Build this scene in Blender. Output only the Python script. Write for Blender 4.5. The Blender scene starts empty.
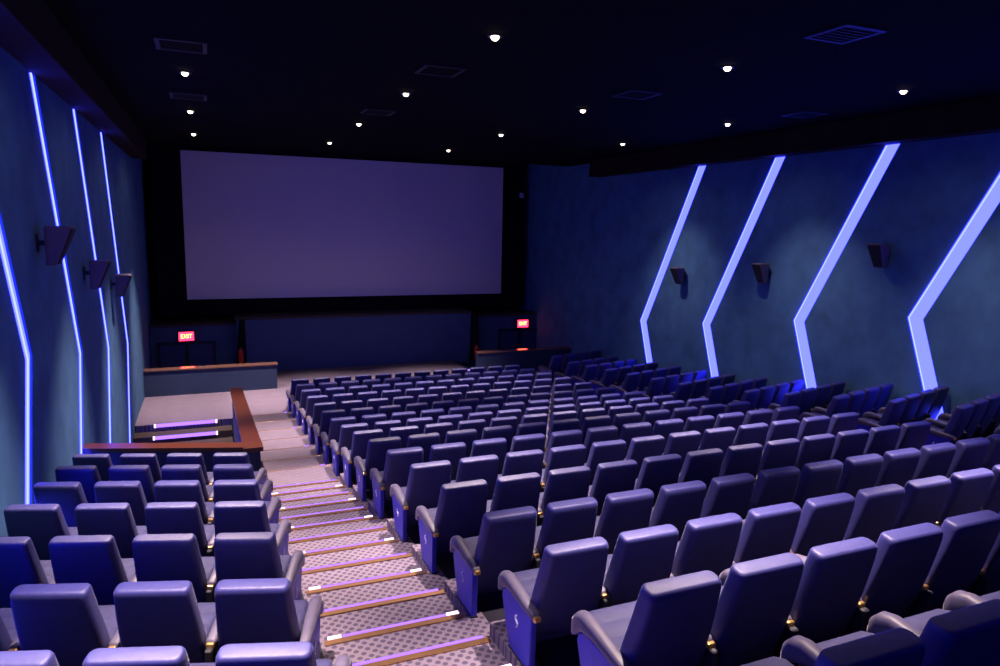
import bpy, bmesh, math, random
from mathutils import Vector, Matrix
random.seed(7)
sc = bpy.context.scene
col = sc.collection

# ------------------------------------------------------------------ camera
FPX, PITCH, YAW, ROLL = 696.26, 0.15017, 0.39796, 0.01953
CAM = Vector((0.0, 0.0, 5.02))
fwd = Vector((math.sin(YAW)*math.cos(PITCH), math.cos(YAW)*math.cos(PITCH), -math.sin(PITCH)))
rgt = Vector((math.cos(YAW), -math.sin(YAW), 0))
upv = rgt.cross(fwd)
rgt2 = math.cos(ROLL)*rgt + math.sin(ROLL)*upv
up2 = -math.sin(ROLL)*rgt + math.cos(ROLL)*upv
cd = bpy.data.cameras.new('camera')
cam = bpy.data.objects.new('camera', cd)
col.objects.link(cam)
M = Matrix((rgt2, up2, -fwd)).transposed().to_4x4()
M.translation = CAM
cam.matrix_world = M
cd.sensor_width = 36.0
cd.lens = 36.0*FPX/1000.0
cd.clip_start = 0.05
cd.clip_end = 200
sc.camera = cam

def project(P):
    d = Vector(P) - CAM
    z = d.dot(fwd)
    if z < 0.05:
        return None
    return 500 + FPX*d.dot(rgt2)/z, 333 - FPX*d.dot(up2)/z

# ------------------------------------------------------------------ world, exposure
w = bpy.data.worlds.new('world')
sc.world = w
w.use_nodes = True
w.node_tree.nodes['Background'].inputs[0].default_value = (0.0, 0.0, 0.0, 1)
w.node_tree.nodes['Background'].inputs[1].default_value = 0.0
vs = sc.view_settings
vs.view_transform = 'Standard'
vs.look = 'None'
vs.gamma = 1.0
vs.use_curve_mapping = False
vs.exposure = 0.0

# light levels of the lamps the room has
SPOT_W = 5700.0
WALL_SPOT_W = 550.0
SPILL_W = 32.0
SPOT_COL = (1.0, 0.76, 0.72)
SPILL_COL = (1.0, 0.74, 0.66)
LED_PANEL = 11.0
LED_TUBE = 25.0
STEP_LED = 2.2

# ------------------------------------------------------------------ materials
def new_mat(name):
    m = bpy.data.materials.new(name)
    m.use_nodes = True
    nt = m.node_tree
    return m, nt, nt.nodes['Principled BSDF']

def plain(name, c, rough=0.6, metal=0.0, noise=0.12, scale=14.0, bump=0.0, sheen=0.0, spec=0.5):
    m, nt, b = new_mat(name)
    tc = nt.nodes.new('ShaderNodeTexCoord')
    nz = nt.nodes.new('ShaderNodeTexNoise')
    nz.inputs['Scale'].default_value = scale
    nz.inputs['Detail'].default_value = 4
    nt.links.new(tc.outputs['Object'], nz.inputs['Vector'])
    r = nt.nodes.new('ShaderNodeValToRGB')
    r.color_ramp.elements[0].position = 0.3
    r.color_ramp.elements[1].position = 0.7
    r.color_ramp.elements[0].color = (*[x*(1-noise) for x in c], 1)
    r.color_ramp.elements[1].color = (*[min(1, x*(1+noise)) for x in c], 1)
    nt.links.new(nz.outputs['Fac'], r.inputs['Fac'])
    nt.links.new(r.outputs['Color'], b.inputs['Base Color'])
    b.inputs['Roughness'].default_value = rough
    b.inputs['Metallic'].default_value = metal
    b.inputs['Specular IOR Level'].default_value = spec
    if sheen:
        b.inputs['Sheen Weight'].default_value = sheen
        b.inputs['Sheen Roughness'].default_value = 0.3
        b.inputs['Sheen Tint'].default_value = (0.92, 0.9, 1.0, 1)
    if bump:
        n2 = nt.nodes.new('ShaderNodeTexNoise')
        n2.inputs['Scale'].default_value = scale*12
        nt.links.new(tc.outputs['Object'], n2.inputs['Vector'])
        bp = nt.nodes.new('ShaderNodeBump')
        bp.inputs['Strength'].default_value = bump
        bp.inputs['Distance'].default_value = 0.004
        nt.links.new(n2.outputs['Fac'], bp.inputs['Height'])
        nt.links.new(bp.outputs['Normal'], b.inputs['Normal'])
    return m

def emit(name, c, s):
    m = bpy.data.materials.new(name)
    m.use_nodes = True
    nt = m.node_tree
    nt.nodes.remove(nt.nodes['Principled BSDF'])
    e = nt.nodes.new('ShaderNodeEmission')
    e.inputs['Color'].default_value = (*c, 1)
    e.inputs['Strength'].default_value = s
    nt.links.new(e.outputs[0], nt.nodes['Material Output'].inputs[0])
    return m

def carpet_mat():
    m, nt, b = new_mat('dotted_carpet')
    geo = nt.nodes.new('ShaderNodeNewGeometry')
    mp = nt.nodes.new('ShaderNodeMapping')
    mp.inputs['Scale'].default_value = (1, 1, 0.0)
    mp.inputs['Rotation'].default_value = (0, 0, 0.7)
    nt.links.new(geo.outputs['Position'], mp.inputs['Vector'])
    vo = nt.nodes.new('ShaderNodeTexVoronoi')
    vo.voronoi_dimensions = '2D'
    vo.inputs['Scale'].default_value = 16.5
    vo.inputs['Randomness'].default_value = 0.12
    nt.links.new(mp.outputs['Vector'], vo.inputs['Vector'])
    r = nt.nodes.new('ShaderNodeValToRGB')
    r.color_ramp.elements[0].position = 0.30
    r.color_ramp.elements[1].position = 0.38
    r.color_ramp.elements[0].color = (0.088, 0.071, 0.118, 1)
    r.color_ramp.elements[1].color = (0.21, 0.17, 0.215, 1)
    nt.links.new(vo.outputs['Distance'], r.inputs['Fac'])
    nz = nt.nodes.new('ShaderNodeTexNoise')
    nz.inputs['Scale'].default_value = 3.0
    nz.inputs['Detail'].default_value = 6
    nt.links.new(geo.outputs['Position'], nz.inputs['Vector'])
    mx = nt.nodes.new('ShaderNodeMixRGB')
    mx.blend_type = 'MULTIPLY'
    mx.inputs['Fac'].default_value = 0.35
    nt.links.new(r.outputs['Color'], mx.inputs[1])
    nt.links.new(nz.outputs['Fac'], mx.inputs[2])
    nt.links.new(mx.outputs['Color'], b.inputs['Base Color'])
    b.inputs['Roughness'].default_value = 0.95
    b.inputs['Specular IOR Level'].default_value = 0.15
    n2 = nt.nodes.new('ShaderNodeTexNoise')
    n2.inputs['Scale'].default_value = 220
    nt.links.new(geo.outputs['Position'], n2.inputs['Vector'])
    bp = nt.nodes.new('ShaderNodeBump')
    bp.inputs['Strength'].default_value = 0.35
    bp.inputs['Distance'].default_value = 0.004
    nt.links.new(n2.outputs['Fac'], bp.inputs['Height'])
    nt.links.new(bp.outputs['Normal'], b.inputs['Normal'])
    return m

def wood_mat(name, c, rough):
    m, nt, b = new_mat(name)
    tc = nt.nodes.new('ShaderNodeTexCoord')
    wv = nt.nodes.new('ShaderNodeTexWave')
    wv.inputs['Scale'].default_value = 6
    wv.inputs['Distortion'].default_value = 5
    wv.inputs['Detail'].default_value = 3
    nt.links.new(tc.outputs['Object'], wv.inputs['Vector'])
    r = nt.nodes.new('ShaderNodeValToRGB')
    r.color_ramp.elements[0].color = (*[x*0.75 for x in c], 1)
    r.color_ramp.elements[1].color = (*c, 1)
    nt.links.new(wv.outputs['Fac'], r.inputs['Fac'])
    nt.links.new(r.outputs['Color'], b.inputs['Base Color'])
    b.inputs['Roughness'].default_value = rough
    return m

def cushion_mat():
    m = plain('seat_cushion_fabric', (0.03, 0.03, 0.085), 0.7, 0, 0.15, 30, 0.3, 0.1, 0.3)
    nt = m.node_tree
    return m

MAT = dict(
    fabric=plain('blue_seat_fabric', (0.022, 0.023, 0.125), 0.52, 0, 0.15, 30, 0.3, 0.1, 0.6),
    cushion=cushion_mat(),
    tier=plain('low_bounce_tier', (0.016, 0.014, 0.024), 0.9, 0, 0.2, 6, 0.2, 0, 0.2),  # row floor darkened in colour to cut light bounced onto seat backs
    panel=plain('blue_end_panel', (0.02, 0.02, 0.38), 0.45, 0, 0.08, 10, 0.0, 0.0, 0.4),
    arm=plain('grey_armrest_vinyl', (0.075, 0.066, 0.105), 0.5, 0, 0.1, 20, 0.1, 0.3, 0.4),
    gold=plain('brass_tip', (0.75, 0.45, 0.16), 0.28, 0.9, 0.08, 20),
    black=plain('black_plastic', (0.012, 0.012, 0.016), 0.5),
    emblem=plain('silver_emblem', (0.85, 0.85, 0.9), 0.35, 0.3, 0.03, 20),
    carpet=carpet_mat(),
    wall=plain('blue_wall_fabric', (0.055, 0.14, 0.27), 0.9, 0, 0.18, 2.2, 0.4, 0.0, 0.2),
    channel=plain('channel_paint', (0.45, 0.45, 0.55), 0.6, 0, 0.05, 5),
    ceiling=plain('black_ceiling_paint', (0.003, 0.003, 0.003), 0.95, 0, 0.2, 3, 0, 0, 0.05),
    soffit=plain('brown_black_soffit', (0.020, 0.012, 0.008), 0.8, 0, 0.2, 3, 0, 0, 0.1),
    vent=plain('blue_grey_vent_metal', (0.012, 0.012, 0.016), 0.5, 0.0, 0.1, 8),
    drape=plain('black_drape', (0.006, 0.006, 0.008), 0.95, 0, 0.2, 6, 0, 0, 0.1),
    screen=plain('white_screen_vinyl', (0.62, 0.58, 0.58), 0.9, 0, 0.01, 1, 0, 0, 0.2),
    stage=plain('blue_stage_cladding', (0.030, 0.055, 0.135), 0.8, 0, 0.12, 2, 0.2),
    deck=plain('dark_brown_deck', (0.030, 0.016, 0.010), 0.75, 0, 0.2, 4),
    wood=wood_mat('red_brown_polished_wood', (0.075, 0.020, 0.009), 0.28),
    cap=wood_mat('dark_polished_wood', (0.17, 0.085, 0.062), 0.12),
    parapet=plain('blue_parapet_cladding', (0.008, 0.020, 0.062), 0.7, 0, 0.12, 3, 0.2),
    copper=plain('copper_nosing', (0.42, 0.23, 0.12), 0.32, 0.85, 0.08, 20),
    trim=plain('dark_door_trim', (0.012, 0.008, 0.012), 0.5),
    door=plain('navy_door_leaf', (0.02, 0.03, 0.10), 0.5),
    red=plain('red_enamel', (0.55, 0.03, 0.02), 0.35),
    ring=plain('white_downlight_trim', (0.10, 0.095, 0.09), 0.4),
    speaker=plain('charcoal_speaker_cabinet', (0.09, 0.07, 0.075), 0.6),
    grille=plain('black_speaker_grille', (0.008, 0.008, 0.010), 0.8),
    led=emit('blue_led_panel', (0.028, 0.033, 1.0), LED_PANEL),
    tube=emit('blue_white_led_tube', (0.026, 0.032, 1.0), LED_TUBE),
    step_led=emit('violet_step_led', (0.32, 0.14, 1.0), STEP_LED),
    step_end=emit('pink_white_step_lamp', (1.0, 0.72, 0.92), 2.2),
    bulb=emit('warm_downlight_bulb', (1.0, 0.80, 0.55), 9.0),
    exit_face=emit('red_exit_face', (1.0, 0.02, 0.07), 6.0),
    exit_text=emit('amber_exit_letters', (1.0, 0.45, 0.05), 7.0),
)

# ------------------------------------------------------------------ helpers
def box(bm, a, b):
    x0, y0, z0 = a; x1, y1, z1 = b
    v = [bm.verts.new(p) for p in ((x0,y0,z0),(x1,y0,z0),(x1,y1,z0),(x0,y1,z0),(x0,y0,z1),(x1,y0,z1),(x1,y1,z1),(x0,y1,z1))]
    for f in ((0,3,2,1),(4,5,6,7),(0,1,5,4),(1,2,6,5),(2,3,7,6),(3,0,4,7)):
        bm.faces.new([v[i] for i in f])
    return v

def bevel(bm, r, seg=2):
    bmesh.ops.bevel(bm, geom=list(bm.edges), offset=r, segments=seg, profile=0.5, affect='EDGES')

def prism(bm, pts, vec):
    """polygon pts (3-D, planar) extruded by vec"""
    vec = Vector(vec)
    a = [bm.verts.new(p) for p in pts]
    b = [bm.verts.new(Vector(p)+vec) for p in pts]
    n = len(pts)
    bm.faces.new(a); bm.faces.new(list(reversed(b)))
    for i in range(n):
        bm.faces.new((a[i], b[i], b[(i+1) % n], a[(i+1) % n]))
    bmesh.ops.recalc_face_normals(bm, faces=list(bm.faces))

def loft(bm, secs, cap=True):
    rings = [[bm.verts.new(p) for p in s] for s in secs]
    n = len(rings[0])
    for r0, r1 in zip(rings, rings[1:]):
        for i in range(n):
            bm.faces.new((r0[i], r0[(i+1) % n], r1[(i+1) % n], r1[i]))
    if cap:
        bm.faces.new(list(reversed(rings[0]))); bm.faces.new(rings[-1])
    bmesh.ops.recalc_face_normals(bm, faces=list(bm.faces))

def tube(bm, pts, r, n=8):
    secs = []
    for i, p in enumerate(pts):
        p = Vector(p)
        t = (Vector(pts[min(i+1, len(pts)-1)]) - Vector(pts[max(i-1, 0)])).normalized()
        u = t.cross(Vector((0, 0, 1)))
        if u.length < 1e-3:
            u = Vector((1, 0, 0))
        u.normalize(); v = t.cross(u)
        secs.append([p + r*(math.cos(2*math.pi*k/n)*u + math.sin(2*math.pi*k/n)*v) for k in range(n)])
    loft(bm, secs)

def lathe(bm, prof, n=20, c=(0, 0, 0)):
    c = Vector(c)
    loft(bm, [[c + Vector((r*math.cos(2*math.pi*k/n), r*math.sin(2*math.pi*k/n), z)) for k in range(n)] for r, z in prof])

def mesh(name, bm, mat, smooth=False):
    me = bpy.data.meshes.new(name)
    bm.to_mesh(me); bm.free()
    me.materials.append(MAT[mat])
    if smooth:
        for p in me.polygons:
            p.use_smooth = True
    return me

def obj(name, data, parent=None, loc=None, rz=0.0):
    o = bpy.data.objects.new(name, data)
    col.objects.link(o)
    if parent:
        o.parent = parent
    if loc is not None:
        o.location = loc
    o.rotation_euler[2] = rz
    return o

def tag(o, label, cat, group=None, kind=None):
    if label: o['label'] = label
    if cat: o['category'] = cat
    if group: o['group'] = group
    if kind: o['kind'] = kind
    return o

def part(name, build, mat, parent=None, smooth=False, loc=None, rz=0.0):
    bm = bmesh.new(); build(bm)
    return obj(name, mesh(name, bm, mat, smooth), parent, loc, rz)

def boxpart(name, a, b, mat, parent=None, bev=0.0):
    def f(bm):
        box(bm, a, b)
        if bev: bevel(bm, bev)
    return part(name, f, mat, parent)

def struct(o, label=None):
    o['kind'] = 'structure'
    if label: o['label'] = label
    return o

# ------------------------------------------------------------------ dimensions
XL, XR = -1.86, 12.05
YB, YF = -3.2, 26.6
ZC = 7.226
ROW = 1.07
def yt(j): return 2.596 + ROW*j           # rear line of the centre block seats of row j
ZF = {-1: 2.63, 0: 2.337, 1: 2.056, 2: 1.852, 3: 1.701, 4: 1.544, 5: 1.371, 6: 1.19, 7: 0.997, 8: 0.805, 9: 0.637,
      10: 0.498, 11: 0.386, 12: 0.29, 13: 0.196, 14: 0.099, 15: 0.0, 16: 0.0}
LIFT = 0.07
ZF = {k: v + LIFT for k, v in ZF.items()}
ANG = 0.308
TA = math.tan(ANG)
MX0, MX1 = 1.82, 8.62                     # centre block platform
AX0, AX1 = 0.66, 1.82                     # left aisle
BX0, BX1 = 8.62, 9.64                     # right aisle
YW = 21.90                                # face of the exit parapets

# ------------------------------------------------------------------ floor with its tiers
floor = bpy.data.objects.new('floor', None)
col.objects.link(floor)
struct(floor, 'grey lilac dotted carpet floor stepping down in tiers to the screen')
y15 = yt(15) - 0.12
def poly_slab(name, pts, z0, z1, mat='carpet', parent=floor):
    return part(name, lambda bm: prism(bm, [(x, y, z1) for x, y in pts], (0, 0, z0-z1)), mat, parent)
LAND = lambda x: 18.80 - 0.0*x           # edge of the landing above the exit steps
poly_slab('front_floor', [(0.46, y15), (XR, y15), (XR, 22.05), (8.40, 22.05), (8.40, 24.7), (1.82, 24.7), (1.82, 22.05), (0.46, 22.05)], -0.4, 0.0)
poly_slab('landing', [(XL, LAND(XL)), (0.46, LAND(0.46)), (0.46, 22.05), (XL, 22.05)], -0.4, 0.0)
poly_slab('exit_well_floor', [(XL, 22.0), (1.95, 22.0), (1.95, 25.2), (XL, 25.2)], -1.2, -1.0)
poly_slab('exit_well_floor', [(8.3, 22.0), (XR, 22.0), (XR, 25.2), (8.3, 25.2)], -1.2, -1.0)
poly_slab('stair_well_floor', [(XL, 9.9), (0.5, 9.9), (0.5, 18.9), (XL, 18.9)], -1.4, -1.2)
poly_slab('rear_platform', [(XL, YB), (XR, YB), (XR, yt(-1)-0.32), (AX0, yt(-1)-0.32), (AX0, 0.75), (XL, 0.75+TA*(AX0-XL))], 1.0, 2.95)
for j in range(-1, 16):
    ya, yb = yt(j) - 0.32, yt(j) + 0.75
    poly_slab('carpet_edge', [(MX0, ya), (MX0+0.12, ya), (MX0+0.12, yb), (MX0, yb)], -0.4, ZF[j]+0.004)
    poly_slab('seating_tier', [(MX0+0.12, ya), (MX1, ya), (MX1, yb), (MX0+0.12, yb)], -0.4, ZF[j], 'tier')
def left_back(j, x): return yt(j) - 0.775 + (AX0 - x)*TA
for j in range(0, 8):
    d = ROW if j < 7 else 1.40
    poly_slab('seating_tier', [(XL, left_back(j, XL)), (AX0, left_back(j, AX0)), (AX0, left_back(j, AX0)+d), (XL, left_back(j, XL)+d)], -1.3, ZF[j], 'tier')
RANG = 0.25
RTA = math.tan(RANG)
RX, RY, RP = 9.90, -0.50, 0.556           # right block: first seat corner offset and pitch
def right_back(j, x): return yt(j) + RY - 0.14 + (x - RX)*RTA
for j in range(1, 17):
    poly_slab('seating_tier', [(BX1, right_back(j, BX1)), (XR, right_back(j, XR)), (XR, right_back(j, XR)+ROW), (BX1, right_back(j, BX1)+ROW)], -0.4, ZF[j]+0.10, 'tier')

# ------------------------------------------------------------------ aisle stairs
def make_stairs(name, label, x0, x1, j0, j1, off=0.0):
    root = obj(name, None, None, (0.5*(x0+x1), yt(j0), 0))
    tag(root, label, 'stairs')
    c = Vector(root.location)
    def loc(p): return tuple(Vector(p) - c)
    for j in range(j0, j1):
        za, zn = ZF[j], ZF[j+1]
        zm = 0.5*(za+zn)
        if j < 8:
            treads = ((yt(j)-0.32, yt(j)+0.215, za), (yt(j)+0.215, yt(j)+0.75, zm))
        else:                                     # the lower, flatter rows have one low step each
            treads = ((yt(j)-0.32, yt(j)+0.75, za),)
        for k, (ya, yb, z) in enumerate(treads):
            st = boxpart('step', loc((x0, ya, -0.4)), loc((x1, yb, z)), 'carpet', root)
            wn = 0.085 if j < 8 else 0.05
            # copper nosing profile with a violet LED line let into its forward edge
            def nose(bm, z=z, yb=yb):
                box(bm, loc((x0+0.03, yb-wn, z)), loc((x1-0.02, yb-0.026, z+(0.012 if j < 8 else 0.004))))
                bevel(bm, 0.0015, 1)
            part('nosing', nose, 'copper', st)
            if j < 8:
                xi = 0.11 if k == 0 else 0.0
                boxpart('light_strip', loc((x0+0.06+xi, yb-0.025, z)), loc((x1-0.06-xi, yb+0.010, z+0.010)), 'step_led', st)
                if k == 0:
                    for xa in (x0+0.06, x1-0.16):
                        boxpart('end_lamp', loc((xa, yb-0.026, z)), loc((xa+0.10, yb+0.012, z+0.016)), 'step_end', st)
            elif j % 2 == 0:
                boxpart('end_lamp', loc((x1-0.16, yb-0.02, z)), loc((x1-0.08, yb+0.01, z+0.010)), 'step_led', st)
    return root
make_stairs('aisle_stairs', 'carpeted aisle stairs with violet lit step edges left of the centre seats', AX0, AX1, -1, 15)
make_stairs('aisle_stairs', 'carpeted aisle stairs with lit edges between centre seats and right seats', BX0, BX1, 1, 15)

# steps going down from the landing into the stair well
root = obj('exit_stairs', None, None, (-0.7, 18.4, -1.2))
tag(root, 'dark exit steps with violet lit edges behind the wood capped parapet', 'stairs')
c0 = Vector(root.location)
for k in range(5):
    z1 = -0.17*(k+1); dy = 0.50
    pts = [(XL+0.032, LAND(XL)-dy*(k+1)), (0.40, LAND(0.40)-dy*(k+1)), (0.40, LAND(0.40)-dy*k), (XL+0.032, LAND(XL)-dy*k)]
    st = part('step', lambda bm: prism(bm, [Vector((x, y, z1))-c0 for x, y in pts], (0, 0, -1.3-z1)), 'deck', root)
    zt = z1 + 0.17
    q = [(-1.36, LAND(-1.36)-dy*k), (0.02, LAND(0.02)-dy*k)]
    def strip(bm):
        prism(bm, [Vector((x, y, z)) - c0 for (x, y), z in ((q[0], zt-0.075), (q[1], zt-0.075), (q[1], zt+0.006), (q[0], zt+0.006))], (0, -0.03, 0))
    part('light_strip', strip, 'step_led', st)
    for xe in (-1.40, 0.02):
        boxpart('end_lamp', tuple(Vector((xe, q[0][1]-0.032, zt-0.08))-c0), tuple(Vector((xe+0.04, q[0][1]+0.002, zt+0.01))-c0), 'step_end', st)

# ------------------------------------------------------------------ ceiling
ceil = obj('ceiling', None, None, (0, 0, 0)); struct(ceil, 'black painted ceiling with soffits along both walls')
boxpart('ceiling_slab', (XL-0.2, YB, ZC), (XR+0.2, 22.5, ZC+0.2), 'ceiling', ceil)
boxpart('stage_ceiling', (XL-0.2, 22.3, 8.4), (XR+0.2, YF+0.2, 8.6), 'ceiling', ceil)
boxpart('stage_header', (XL-0.2, 22.5, ZC), (XR+0.2, 22.6, 8.5), 'ceiling', ceil)
boxpart('soffit', (XL, YB, 6.72), (XL+0.42, 22.2, ZC), 'soffit', ceil)
boxpart('soffit', (XR-0.42, YB, 6.72), (XR, 20.4, ZC), 'soffit', ceil)

# ------------------------------------------------------------------ walls
def led_pts(side):
    """kink (y, z) of each LED chevron"""
    if side < 0:
        return [(-0.6, 4.9), (2.55, 4.45), (5.7, 4.0), (8.96, 3.53), (12.16, 3.04), (15.27, 2.61), (18.58, 2.14)]
    return [(0.2, 4.75), (3.1, 4.3), (6.1, 3.93), (8.98, 3.51), (11.71, 3.10), (14.79, 2.62), (17.65, 2.33)]
UP, DN, LW = -0.525, 0.36, 0.32
ZT, ZBm = 6.72, -0.3
def chev(k, dy=0.0):
    y, z = k
    return [(y + UP*(ZT-z) + dy, ZT), (y + dy, z), (y - DN*(z-ZBm) + dy, ZBm)]
def make_wall(side):
    x = XL if side < 0 else XR
    root = boxpart('wall_left' if side < 0 else 'wall_right', (min(x, x+side*0.2), YB, -1.4), (max(x, x+side*0.2), YF, 8.6), 'wall')
    struct(root, 'dark blue fabric wall with kinked blue light channels')
    ks = led_pts(side)
    # proud fabric panels; the light channels are the gaps between them
    T = 0.03
    edges = [[(YB, ZT), (YB, ks[0][1]), (YB, ZBm)]]
    for k in ks:
        edges += [chev(k, -LW), chev(k, 0.0)]
    yend = 22.2 if side < 0 else 20.4
    edges += [[(yend, ZT), (yend, 2), (yend, ZBm)]]
    for i in range(0, len(edges), 2):
        a, b = edges[i], edges[i+1]
        pts = [(x, y, z) for y, z in a] + [(x, y, z) for y, z in reversed(b)]
        part('wall_panel', lambda bm: prism(bm, pts, (-side*T, 0, 0)), 'wall', root)
    return root
wall_l = make_wall(-1)
wall_r = make_wall(1)
struct(boxpart('wall_back', (XL-0.2, YB-0.2, 0), (XR+0.2, YB, ZC), 'wall'), 'dark blue rear wall behind the seating')
struct(boxpart('wall_front', (XL-0.2, YF, -1.4), (XR+0.2, YF+0.2, 8.6), 'drape'), 'black draped wall behind the screen')

ORD = ['first', 'second', 'third', 'fourth', 'fifth', 'sixth', 'seventh', 'eighth', 'ninth', 'tenth', 'eleventh', 'twelfth',
       'thirteenth', 'fourteenth', 'fifteenth', 'sixteenth', 'seventeenth', 'eighteenth']
for side in (-1, 1):
    x = XL if side < 0 else XR
    ks = led_pts(side)
    for n, k in enumerate(ks):
        rank = len(ks) - 1 - n
        root = obj('wall_light', None, None, (x, k[0], k[1]))
        tag(root, 'kinked blue LED light channel on the %s wall, %s from the screen' % ('left' if side < 0 else 'right', ORD[rank]), 'wall light', 'blue light channels on the side walls')
        c = Vector(root.location)
        A, B = chev(k, -LW), chev(k, 0.0)
        xb = -side*0.004
        for nm, s in (('upper_panel', 0), ('lower_panel', 1)):
            pts = [Vector((x, A[s][0], A[s][1]))-c, Vector((x, A[s+1][0], A[s+1][1]))-c, Vector((x, B[s+1][0], B[s+1][1]))-c, Vector((x, B[s][0], B[s][1]))-c]
            part(nm, lambda bm: prism(bm, pts, (xb*2, 0, 0)), 'led', root)
        E_ = chev(k, -LW+0.05) if side < 0 else chev(k, -0.05)
        for s in (0, 1):
            part('led_tube', lambda bm: tube(bm, [Vector((x-side*0.042, E_[s][0], E_[s][1]-(0.02 if s == 0 else 0)))-c, Vector((x-side*0.042, E_[s+1][0], E_[s+1][1]))-c], 0.009, 6), 'tube', root)

# ------------------------------------------------------------------ stage, screen
stage = obj('stage', None, None, (5.1, 24.6, 0))
tag(stage, 'low blue clad stage front below the screen', 'stage')
so = Vector(stage.location)
def sbox(name, a, b, mat): return boxpart(name, tuple(Vector(a)-so), tuple(Vector(b)-so), mat, stage)
sbox('front_panel', (0.80, 24.6, -0.1), (9.12, 24.75, 1.80), 'stage')
sbox('deck', (0.76, 24.56, 1.80), (9.16, 26.55, 1.88), 'deck')
sbox('side_panel', (XL+0.032, 24.95, -1.1), (0.80, 25.1, 1.60), 'stage')
sbox('side_panel', (9.12, 24.95, -1.1), (XR-0.032, 25.1, 1.60), 'stage')
sbox('side_deck', (XL+0.032, 24.90, 1.60), (0.76, 26.55, 1.68), 'deck')
sbox('side_deck', (9.16, 24.90, 1.60), (XR-0.032, 26.55, 1.68), 'deck')
for xx, s in ((0.93, -1), (9.28, 1)):
    def wedge_bm(bm):
        prism(bm, [Vector(p)-so for p in ((xx-0.05, 24.52, 1.80), (xx+0.12, 24.52, 1.80), (xx+0.16, 24.52, 0.0), (xx-0.22, 24.52, 0.0))], (0, 0.25, 0))
    part('dark_wedge', wedge_bm, 'drape', stage)  # dark wedge shape, wider at the bottom, at each stage corner

root = obj('cinema_screen', None, None, (5.06, 25.7, 1.90))
tag(root, 'large blank cinema screen with black masking', 'screen')
o_ = Vector(root.location)
SX0, SX1, SZ0, SZ1 = -0.69, 10.81, 2.41, 7.33
boxpart('screen_surface', tuple(Vector((SX0, 25.70, SZ0))-o_), tuple(Vector((SX1, 25.74, SZ1))-o_), 'screen', root)
for a, b in (((SX0-0.9, 25.66, SZ0), (SX0, 25.76, SZ1)), ((SX1, 25.66, SZ0), (SX1+0.9, 25.76, SZ1)),
             ((SX0-0.9, 25.66, SZ1), (SX1+0.9, 25.76, SZ1+0.6)), ((SX0-0.9, 25.66, 1.89), (SX1+0.9, 25.76, SZ0))):
    boxpart('masking', tuple(Vector(a)-o_), tuple(Vector(b)-o_), 'drape', root)

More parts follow.
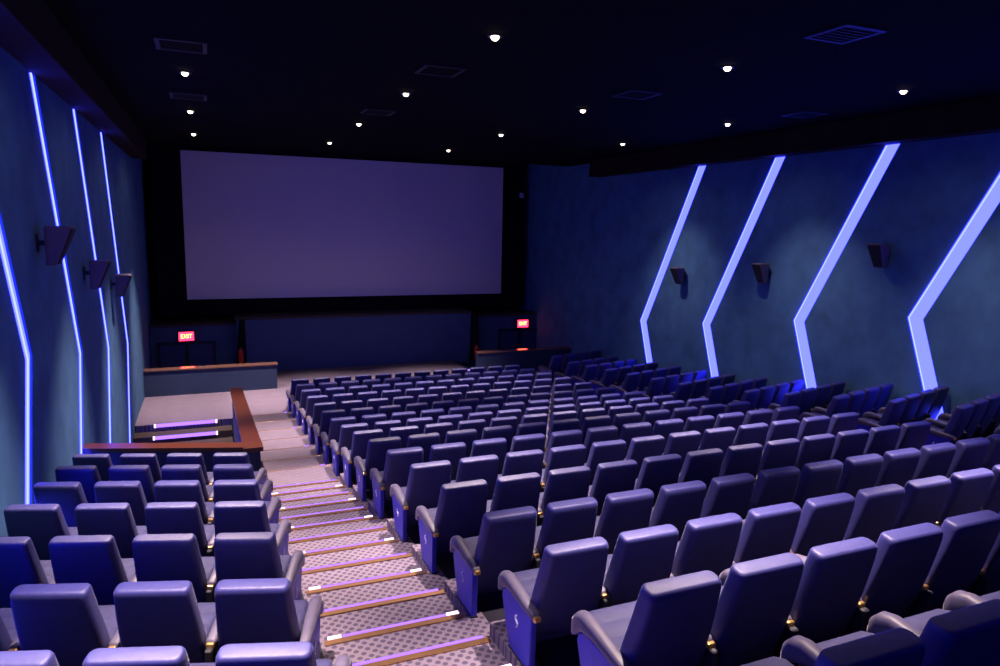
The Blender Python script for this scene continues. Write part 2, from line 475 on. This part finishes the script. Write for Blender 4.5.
# ------------------------------------------------------------------ exit corners
for side, x0, x1 in ((-1, XL+0.032, 1.82), (1, 8.40, XR-0.032)):
    nm = 'left' if side < 0 else 'right'
    root = obj('exit_parapet', None, None, (0.5*(x0+x1), YW+0.1, 0))
    tag(root, 'blue low wall with glossy wood cap before the %s exit' % nm, 'parapet')
    c = Vector(root.location)
    boxpart('wall_body', tuple(Vector((x0+0.003, YW, -1.0))-c), tuple(Vector((x1, YW+0.2, 0.74))-c), 'parapet', root)
    boxpart('cap', tuple(Vector((x0+0.003, YW-0.04, 0.74))-c), tuple(Vector((x1+(0.03 if side < 0 else 0.0), YW+0.26, 0.79))-c), 'cap', root, 0.008)
    xi = x1 if side < 0 else x0
    ret = boxpart('return_wall', tuple(Vector((min(xi, xi+side*0.15), YW+0.2, -1.0))-c), tuple(Vector((max(xi, xi+side*0.15), 24.55, 0.0))-c), 'parapet', root)
    # double door below the sign
    dx = -0.75 if side < 0 else 11.30
    d = obj('door_1' if side < 0 else 'door_2', None, None, (dx, 24.93, -1.0)); struct(d, 'dark framed double exit door under the red sign')
    for a, b, n_ in (((-0.88, -0.06, 0), (-0.80, 0.02, 2.08), 'door_frame'), ((0.80, -0.06, 0), (0.88, 0.02, 2.08), 'door_frame'),
                     ((-0.88, -0.06, 2.0), (0.88, 0.02, 2.08), 'door_frame'), ((-0.06, -0.06, 0), (0.06, 0.02, 2.0), 'mullion')):
        boxpart(n_, a, b, 'trim', d)
    for a, b in (((-0.80, -0.03, 0), (-0.06, 0.0, 2.0)), ((0.06, -0.03, 0), (0.80, 0.0, 2.0))):
        lf = boxpart('door_leaf', a, b, 'door', d)
        hx = -0.14 if a[0] < 0 else 0.14
        boxpart('door_handle', (hx-0.02, -0.07, 0.95), (hx+0.02, -0.03, 1.15), 'black', lf)
    # sign
    s = obj('exit_sign', None, None, (dx+(0.0 if side < 0 else 0.12), 24.90, 1.14))
    tag(s, 'small glowing red exit sign above the %s door' % nm, 'exit sign', 'red exit signs')
    boxpart('housing', (-0.24, -0.05, -0.02), (0.24, 0.05, 0.30), 'black', s, 0.008)
    boxpart('face', (-0.225, -0.06, -0.005), (0.225, -0.051, 0.285), 'exit_face', s)
    cu = bpy.data.curves.new('exit_letters', 'FONT')
    cu.body = 'EXIT'; cu.size = 0.20; cu.extrude = 0.003; cu.align_x = 'CENTER'; cu.align_y = 'CENTER'
    t = bpy.data.objects.new('tmp_text', cu); col.objects.link(t)
    me = bpy.data.meshes.new_from_object(t.evaluated_get(bpy.context.evaluated_depsgraph_get()))
    bpy.data.objects.remove(t)
    me.materials.clear(); me.materials.append(MAT['exit_text'])
    lt = obj('letters', me, s, (0, -0.064, 0.14)); lt.rotation_euler = (math.pi/2, 0, 0)
    lt.scale = (0.85, 1, 1)
    # fire extinguisher at the end of the parapet
    ex = 0.90 if side < 0 else 9.29
    ey = 24.38
    f = obj('fire_extinguisher', None, None, (ex, ey, 0.05 if side > 0 else 0.33))
    tag(f, 'red fire extinguisher by the stage corner near the %s exit' % nm, 'extinguisher', 'red fire extinguishers')
    part('cylinder', lambda bm: lathe(bm, [(0.075, 0), (0.085, 0.015), (0.085, 0.42), (0.07, 0.49), (0.03, 0.53), (0.03, 0.55)], 16), 'red', f, True)
    part('valve', lambda bm: lathe(bm, [(0.03, 0.55), (0.035, 0.57), (0.02, 0.60)], 10), 'black', f)
    boxpart('lever', (-0.015, -0.10, 0.59), (0.015, 0.03, 0.61), 'black', f)
    part('hose', lambda bm: tube(bm, [(0, -0.03, 0.57), (0.05, -0.09, 0.53), (0.07, -0.10, 0.40), (0.06, -0.09, 0.22)], 0.012, 6), 'black', f, True)
    boxpart('wall_bracket', (-0.06, 0.080, 0.25), (0.06, 0.145, 0.31), 'black', f)

# ------------------------------------------------------------------ parapets around the stair well
root = obj('stair_parapet', None, None, (0.5, 10.7, 0.9))
tag(root, 'blue parapet with red brown wood cap around the stair well', 'parapet')
c = Vector(root.location)
PY = lambda x: 10.71 + (0.68 - x)*TA
def fbody(bm): prism(bm, [Vector(p)-c for p in ((XL+0.03, PY(XL), 1.62), (0.62, PY(0.62), 1.62), (0.62, PY(0.62)+0.2, 1.62), (XL+0.03, PY(XL)+0.2, 1.62))], (0, 0, -2.9))
part('front_wall', fbody, 'parapet', root)
def fcap(bm): prism(bm, [Vector(p)-c for p in ((XL+0.03, PY(XL)-0.04, 1.68), (0.66, PY(0.66)-0.04, 1.68), (0.66, PY(0.66)+0.24, 1.68), (XL+0.03, PY(XL)+0.24, 1.68))], (0, 0, -0.06))
part('front_cap', fcap, 'wood', root)
def sbody(bm): prism(bm, [Vector(p)-c for p in ((0.42, 10.75, -1.3), (0.42, 18.2, -1.3), (0.42, 18.2, 0.88), (0.42, 10.75, 1.62))], (0.2, 0, 0))
part('side_wall', sbody, 'parapet', root)
def scap(bm): prism(bm, [Vector(p)-c for p in ((0.38, 10.68, 1.621), (0.38, 18.24, 0.87), (0.38, 18.24, 0.93), (0.38, 10.68, 1.685))], (0.28, 0, 0))
part('side_cap', scap, 'wood', root)

# ------------------------------------------------------------------ seats
def rrect(cx, cy, z, hx, hy, r, n=4, tilt=0.0):
    pts = []
    for qx, qy, a0 in ((1, 1, 0), (-1, 1, 90), (-1, -1, 180), (1, -1, 270)):
        for k in range(n+1):
            a = math.radians(a0 + 90*k/n)
            x = qx*(hx-r) + r*math.cos(a); y = qy*(hy-r) + r*math.sin(a)
            pts.append((cx+x, cy+y, z + tilt*y))
    return pts

def back_bm(bm):
    # (z, centre y, half width, half thickness): a reclined padded back, widest at the shoulder
    spine = [(0.18, 0.285, 0.235, 0.030), (0.20, 0.280, 0.252, 0.045), (0.30, 0.246, 0.259, 0.055), (0.45, 0.196, 0.255, 0.060), (0.60, 0.150, 0.246, 0.062),
             (0.76, 0.102, 0.234, 0.061), (0.86, 0.075, 0.227, 0.059), (0.896, 0.0665, 0.2245, 0.058), (0.905, 0.0645, 0.224, 0.057), (0.925, 0.062, 0.222, 0.055), (0.937, 0.062, 0.216, 0.049), (0.9415, 0.062, 0.208, 0.041), (0.942, 0.062, 0.204, 0.037), (0.945, 0.062, 0.14, 0.016)]
    loft(bm, [rrect(0, y, z, hx, hy, min(hy*0.8, 0.036), 4, 0.14) for z, y, hx, hy in spine])
def cush_bm(bm):
    secs = []
    for y, z0, z1, hx in ((0.245, 0.40, 0.43, 0.20), (0.255, 0.375, 0.455, 0.222), (0.30, 0.36, 0.465, 0.230), (0.40, 0.355, 0.472, 0.230), (0.41, 0.355, 0.466, 0.230), (0.42, 0.355, 0.473, 0.230),
                          (0.53, 0.355, 0.482, 0.230), (0.54, 0.355, 0.476, 0.230), (0.55, 0.355, 0.483, 0.230), (0.64, 0.36, 0.484, 0.228), (0.69, 0.375, 0.468, 0.220), (0.70, 0.40, 0.44, 0.20)):
        hz, cz = 0.5*(z1-z0), 0.5*(z0+z1)
        r = min(hz*0.8, 0.035)
        secs.append([(x, y, zz) for x, zz, _ in [(p[0], p[1], 0) for p in rrect(0, cz, 0, hx, hz, r, 3)]])
    loft(bm, secs)
def arm_bm(bm):
    # padded arm, higher and rolled over at the front
    prof = [(0.055, 0.478, 0.505, 0.026), (0.075, 0.470, 0.520, 0.033), (0.20, 0.470, 0.538, 0.037), (0.38, 0.485, 0.568, 0.042), (0.50, 0.475, 0.582, 0.044), (0.565, 0.435, 0.568, 0.044), (0.60, 0.400, 0.53, 0.041), (0.612, 0.40, 0.49, 0.032)]
    secs = []
    for y, z0, z1, hx in prof:
        hz, cz = 0.5*(z1-z0), 0.5*(z0+z1)
        secs.append([(p[0], y, p[1]) for p in rrect(0, cz, 0, hx, hz, min(hz, hx)*0.75, 3)])
    loft(bm, secs)
def tip_bm(bm):
    box(bm, (-0.026, 0.030, 0.465), (0.026, 0.062, 0.502)); bevel(bm, 0.010, 2)
def panel_bm(bm):
    pts = [(-0.024, 0.095, 0.08), (-0.024, 0.42, 0.08), (-0.024, 0.49, 0.20), (-0.024, 0.565, 0.40), (-0.024, 0.55, 0.45), (-0.024, 0.48, 0.485), (-0.024, 0.085, 0.475)]
    prism(bm, pts, (0.048, 0, 0))
    bmesh.ops.bevel(bm, geom=[e for e in bm.edges], offset=0.008, segments=1, affect='EDGES')
def foot_bm(bm): box(bm, (-0.03, 0.09, 0.0), (0.03, 0.43, 0.085))
def pan_bm(bm):
    box(bm, (-0.215, 0.22, 0.315), (0.215, 0.66, 0.357)); bevel(bm, 0.012, 1)
def emb_bm(bm):
    pts = []
    for k in range(17):
        t = k/16
        pts.append((0.0, 0.30 + 0.022*math.sin(2*math.pi*t), 0.335 - 0.08*(t-0.5)))
    tube(bm, pts, 0.0075, 6)
def mk(name, f, mat, smooth=False):
    bm = bmesh.new(); f(bm); return mesh(name, bm, mat, smooth)
def mks(name, f, mat, smooth=False):
    bm = bmesh.new(); f(bm)
    for v in bm.verts:
        v.co.z = max(v.co.z - LIFT, 0.004)
    return mesh(name, bm, mat, smooth)
SM = dict(back=mks('backrest', back_bm, 'fabric', True), cushion=mks('seat_cushion', cush_bm, 'cushion', True), arm=mks('armrest', arm_bm, 'arm', True),
          tip=mks('armrest_tip', tip_bm, 'gold'), panel=mks('side_panel', panel_bm, 'panel'), inner=mks('side_panel', panel_bm, 'black'), foot=mks('foot', foot_bm, 'black'), pan=mks('seat_pan', pan_bm, 'black'),
          emb=mks('emblem', emb_bm, 'emblem', True))
PITCH_S = 0.561
def add_arm(root, x, aisle, sgn):
    a = obj('armrest', SM['arm'], root, (x, 0.0 if aisle else 0.09, 0))
    obj('armrest_tip', SM['tip'], a, (0, 0, 0))
    p = obj('side_panel', SM['panel'] if aisle else SM['inner'], root, (x, 0, 0))
    obj('foot', SM['foot'], p, (0, 0, 0))
    if aisle:
        obj('emblem', SM['emb'], p, (sgn*0.026, 0, 0))
def seat(x, y, z, rz, label, group, pitch, left=True, right=False, al=False, ar=False):
    root = obj('cinema_chair', None, None, (x, y, z), rz)
    tag(root, label, 'chair', group)
    obj('backrest', SM['back'], root); obj('seat_cushion', SM['cushion'], root); obj('seat_pan', SM['pan'], root)
    if left: add_arm(root, -pitch/2, al, -1)
    if right: add_arm(root, pitch/2, ar, 1)
    return root
def visible(P, m=110):
    R_ = []
    for dz in (0.5, 1.0):
        for dx in (-0.27, 0.27):
            q = project((P[0]+dx, P[1]+0.1, P[2]+dz))
            if q: R_.append(q)
    return any(-m < u < 1000+m and -m < v < 666+m for u, v in R_)

NCOL = 12
for j in range(-1, 16):
    for i in range(NCOL):
        P = (1.887 + 0.25 + i*PITCH_S, yt(j) + 0.004*i, ZF[j])
        if not visible(P): continue
        r = 15 - j
        where = 'beside the left aisle' if i == 0 else ('beside the right aisle' if i == NCOL-1 else '%s from the left aisle' % ORD[i])
        seat(*P, 0.0, 'blue seat in centre block, %s row from the screen, %s' % (ORD[r], where), 'seats of the centre block', PITCH_S,
             right=(i == NCOL-1), al=(i == 0), ar=True)
# left block: rows turned towards the screen
ca, sa = math.cos(ANG), math.sin(ANG)
LPOS = ['beside the aisle', 'second from the aisle', 'third from the aisle', 'against the wall']
LPT = 0.595
for j in range(1, 8):
    for i in range(4):
        off = 0.25 - i*LPT
        P = (-0.079 + off*ca, yt(j) - 0.413 - off*sa, ZF[j] + 0.015)
        if not visible(P): continue
        seat(*P, -ANG, 'blue seat in left block, %s row behind the wood capped parapet, %s' % (ORD[7-j], LPOS[i]), 'seats of the left block', LPT,
             left=(i < 3), right=(i == 0), ar=True)
# right block, mirrored
cb, sb = math.cos(RANG), math.sin(RANG)
for j in range(1, 17):
    for i in range(4):
        off = 0.25 + i*RP
        P = (RX + off*cb, yt(j) + RY + off*sb, ZF[j] + 0.10)
        if not visible(P): continue
        seat(*P, RANG, 'blue seat in right block, %s row from the screen, %s' % (ORD[16-j], LPOS[i]), 'seats of the right block', RP,
             al=(i == 0))

# ------------------------------------------------------------------ ceiling downlights
LX = [-0.204 + 3.399*i for i in range(4)]
LY = [7.925 + 3.9666*k for k in range(-1, 4)]
ring_me = mk('trim_ring', lambda bm: lathe(bm, [(0.045, -0.002), (0.085, -0.012), (0.09, 0.0), (0.05, 0.012)], 20), 'ring', True)
bulb_me = mk('bulb', lambda bm: lathe(bm, [(0.004, -0.052), (0.028, -0.046), (0.044, -0.03), (0.048, -0.012), (0.044, 0.004)], 14), 'bulb', True)
sd = bpy.data.lights.new('downlight_lamp', 'SPOT')
sd.energy = SPOT_W; sd.color = SPOT_COL; sd.spot_size = math.radians(54); sd.spot_blend = 1.0; sd.shadow_soft_size = 0.05
sw = sd.copy(); sw.name = 'wall_side_downlight_lamp'; sw.energy = WALL_SPOT_W; sw.spot_size = math.radians(74)
sp = bpy.data.lights.new('downlight_spill', 'SPOT')
sp.energy = SPILL_W; sp.color = SPILL_COL; sp.spot_size = math.radians(150); sp.spot_blend = 0.6; sp.shadow_soft_size = 0.05
CN = ['leftmost', 'second from the left', 'third from the left', 'rightmost']
for k, y in enumerate(LY):
    for i, x in enumerate(LX):
        if i == 3 and k == 4: continue
        root = obj('ceiling_downlight', None, None, (x, y, ZC-0.001))
        tag(root, 'small warm ceiling downlight, %s row from the screen, %s' % (ORD[4-k], CN[i]), 'downlight', 'ceiling downlights')
        obj('trim_ring', ring_me, root); obj('bulb', bulb_me, root)
        l = obj('downlight_lamp', sw if i == 3 else sd, root, (0, 0, -0.08)); l.rotation_euler = (math.radians((-6, -11, -10, -3, 6)[k]), math.radians(-13 if i == 3 else 0), 0)
        obj('downlight_spill', sp, root, (0, 0, -0.08))

# ------------------------------------------------------------------ ceiling vents
def vent_frame(bm):
    h = 0.30
    for a, b in (((-h, -h, -0.02), (h, -h+0.05, 0)), ((-h, h-0.05, -0.02), (h, h, 0)), ((-h, -h+0.05, -0.02), (-h+0.05, h-0.05, 0)), ((h-0.05, -h+0.05, -0.02), (h, h-0.05, 0))):
        box(bm, a, b)
frame_me = mk('frame', vent_frame, 'vent')
back_me = mk('backing', lambda bm: box(bm, (-0.25, -0.25, -0.004), (0.25, 0.25, 0)), 'drape')
def vent_slat(bm):
    prism(bm, [(-0.25, -0.03, -0.016), (-0.25, 0.02, -0.004), (-0.25, 0.024, -0.006), (-0.25, -0.026, -0.019)], (0.5, 0, 0))
slat_me = mk('slat', vent_slat, 'vent')
for x, y, nm in ((6.62, 6.05, 'large ceiling vent nearest the camera, right of centre'), (-0.2, 10.1, 'slatted ceiling vent above the left seats near the wall'),
                 (3.17, 9.93, 'faint ceiling vent left of the brightest downlights'), (10.39, 10.25, 'ceiling vent near the right wall soffit'),
                 (-0.2, 14.0, 'faint ceiling vent between the leftmost downlights'), (3.2, 14.0, 'faint ceiling vent before the screen, left of centre'),
                 (6.6, 10.1, 'faint ceiling vent in the middle right of the ceiling')):
    root = obj('ceiling_vent', None, None, (x, y, ZC-0.001))
    tag(root, nm, 'vent', 'ceiling vents')
    obj('frame', frame_me, root); obj('backing', back_me, root)
    for s in range(6):
        obj('slat', slat_me, root, (0, -0.21 + 0.084*s, 0))

# ------------------------------------------------------------------ wall loudspeakers
def cab_bm(bm):
    # wedge cabinet: deep at the top, shallow at the bottom; local +x out of the wall
    secs = []
    for z, d0, d1, hw in ((-0.26, 0.10, 0.18, 0.095), (-0.25, 0.09, 0.20, 0.105), (0.18, 0.10, 0.38, 0.15), (0.20, 0.11, 0.37, 0.14)):
        secs.append(rrect(0.5*(d0+d1), 0, z, 0.5*(d1-d0), hw, 0.02, 2))
    loft(bm, secs)
def grl_bm(bm):
    prism(bm, [(0.205, -0.09, -0.24), (0.205, 0.09, -0.24), (0.378, 0.135, 0.165), (0.378, -0.135, 0.165)], (0.012, 0, -0.004))
def brk_bm(bm):
    box(bm, (0.0, -0.06, -0.10), (0.02, 0.06, 0.10)); box(bm, (0.02, -0.02, -0.03), (0.13, 0.02, 0.03))
cab_me, grl_me, brk_me = mk('cabinet', cab_bm, 'speaker'), mk('grille', grl_bm, 'grille'), mk('bracket', brk_bm, 'black')
for side, spots in ((-1, ((9.63, 4.74), (12.78, 4.18), (16.02, 3.74))), (1, ((9.53, 4.66), (12.57, 4.12), (15.66, 3.84)))):
    for n, (y, z) in enumerate(spots):
        x = XL + 0.03 if side < 0 else XR - 0.03
        root = obj('wall_speaker', None, None, (x, y, z), 0 if side < 0 else math.pi)
        tag(root, 'dark wedge loudspeaker on the %s wall, %s from the screen' % ('left' if side < 0 else 'right', ORD[2-n]), 'loudspeaker', 'wall loudspeakers')
        obj('cabinet', cab_me, root); obj('grille', grl_me, root); obj('bracket', brk_me, root)

# ------------------------------------------------------------------ small things by the stage
r_ = obj('marker_light', None, None, (8.26, 22.36, 0.0))
tag(r_, 'tiny violet marker light on the floor at the end of the right exit low wall', 'marker light')
boxpart('housing', (-0.05, -0.04, 0.0), (0.05, 0.04, 0.07), 'black', r_, 0.006)
boxpart('lens', (-0.035, -0.03, 0.07), (0.035, 0.03, 0.11), 'step_led', r_)
r_ = obj('junction_box', None, None, (11.60, 25.655, 6.20))
tag(r_, 'small pale box on the black masking right of the screen', 'box')
boxpart('case', (-0.09, -0.06, 0.0), (0.09, 0.0, 0.20), 'channel', r_, 0.01)
boxpart('cover', (-0.075, -0.07, 0.015), (0.075, -0.06, 0.185), 'channel', r_)
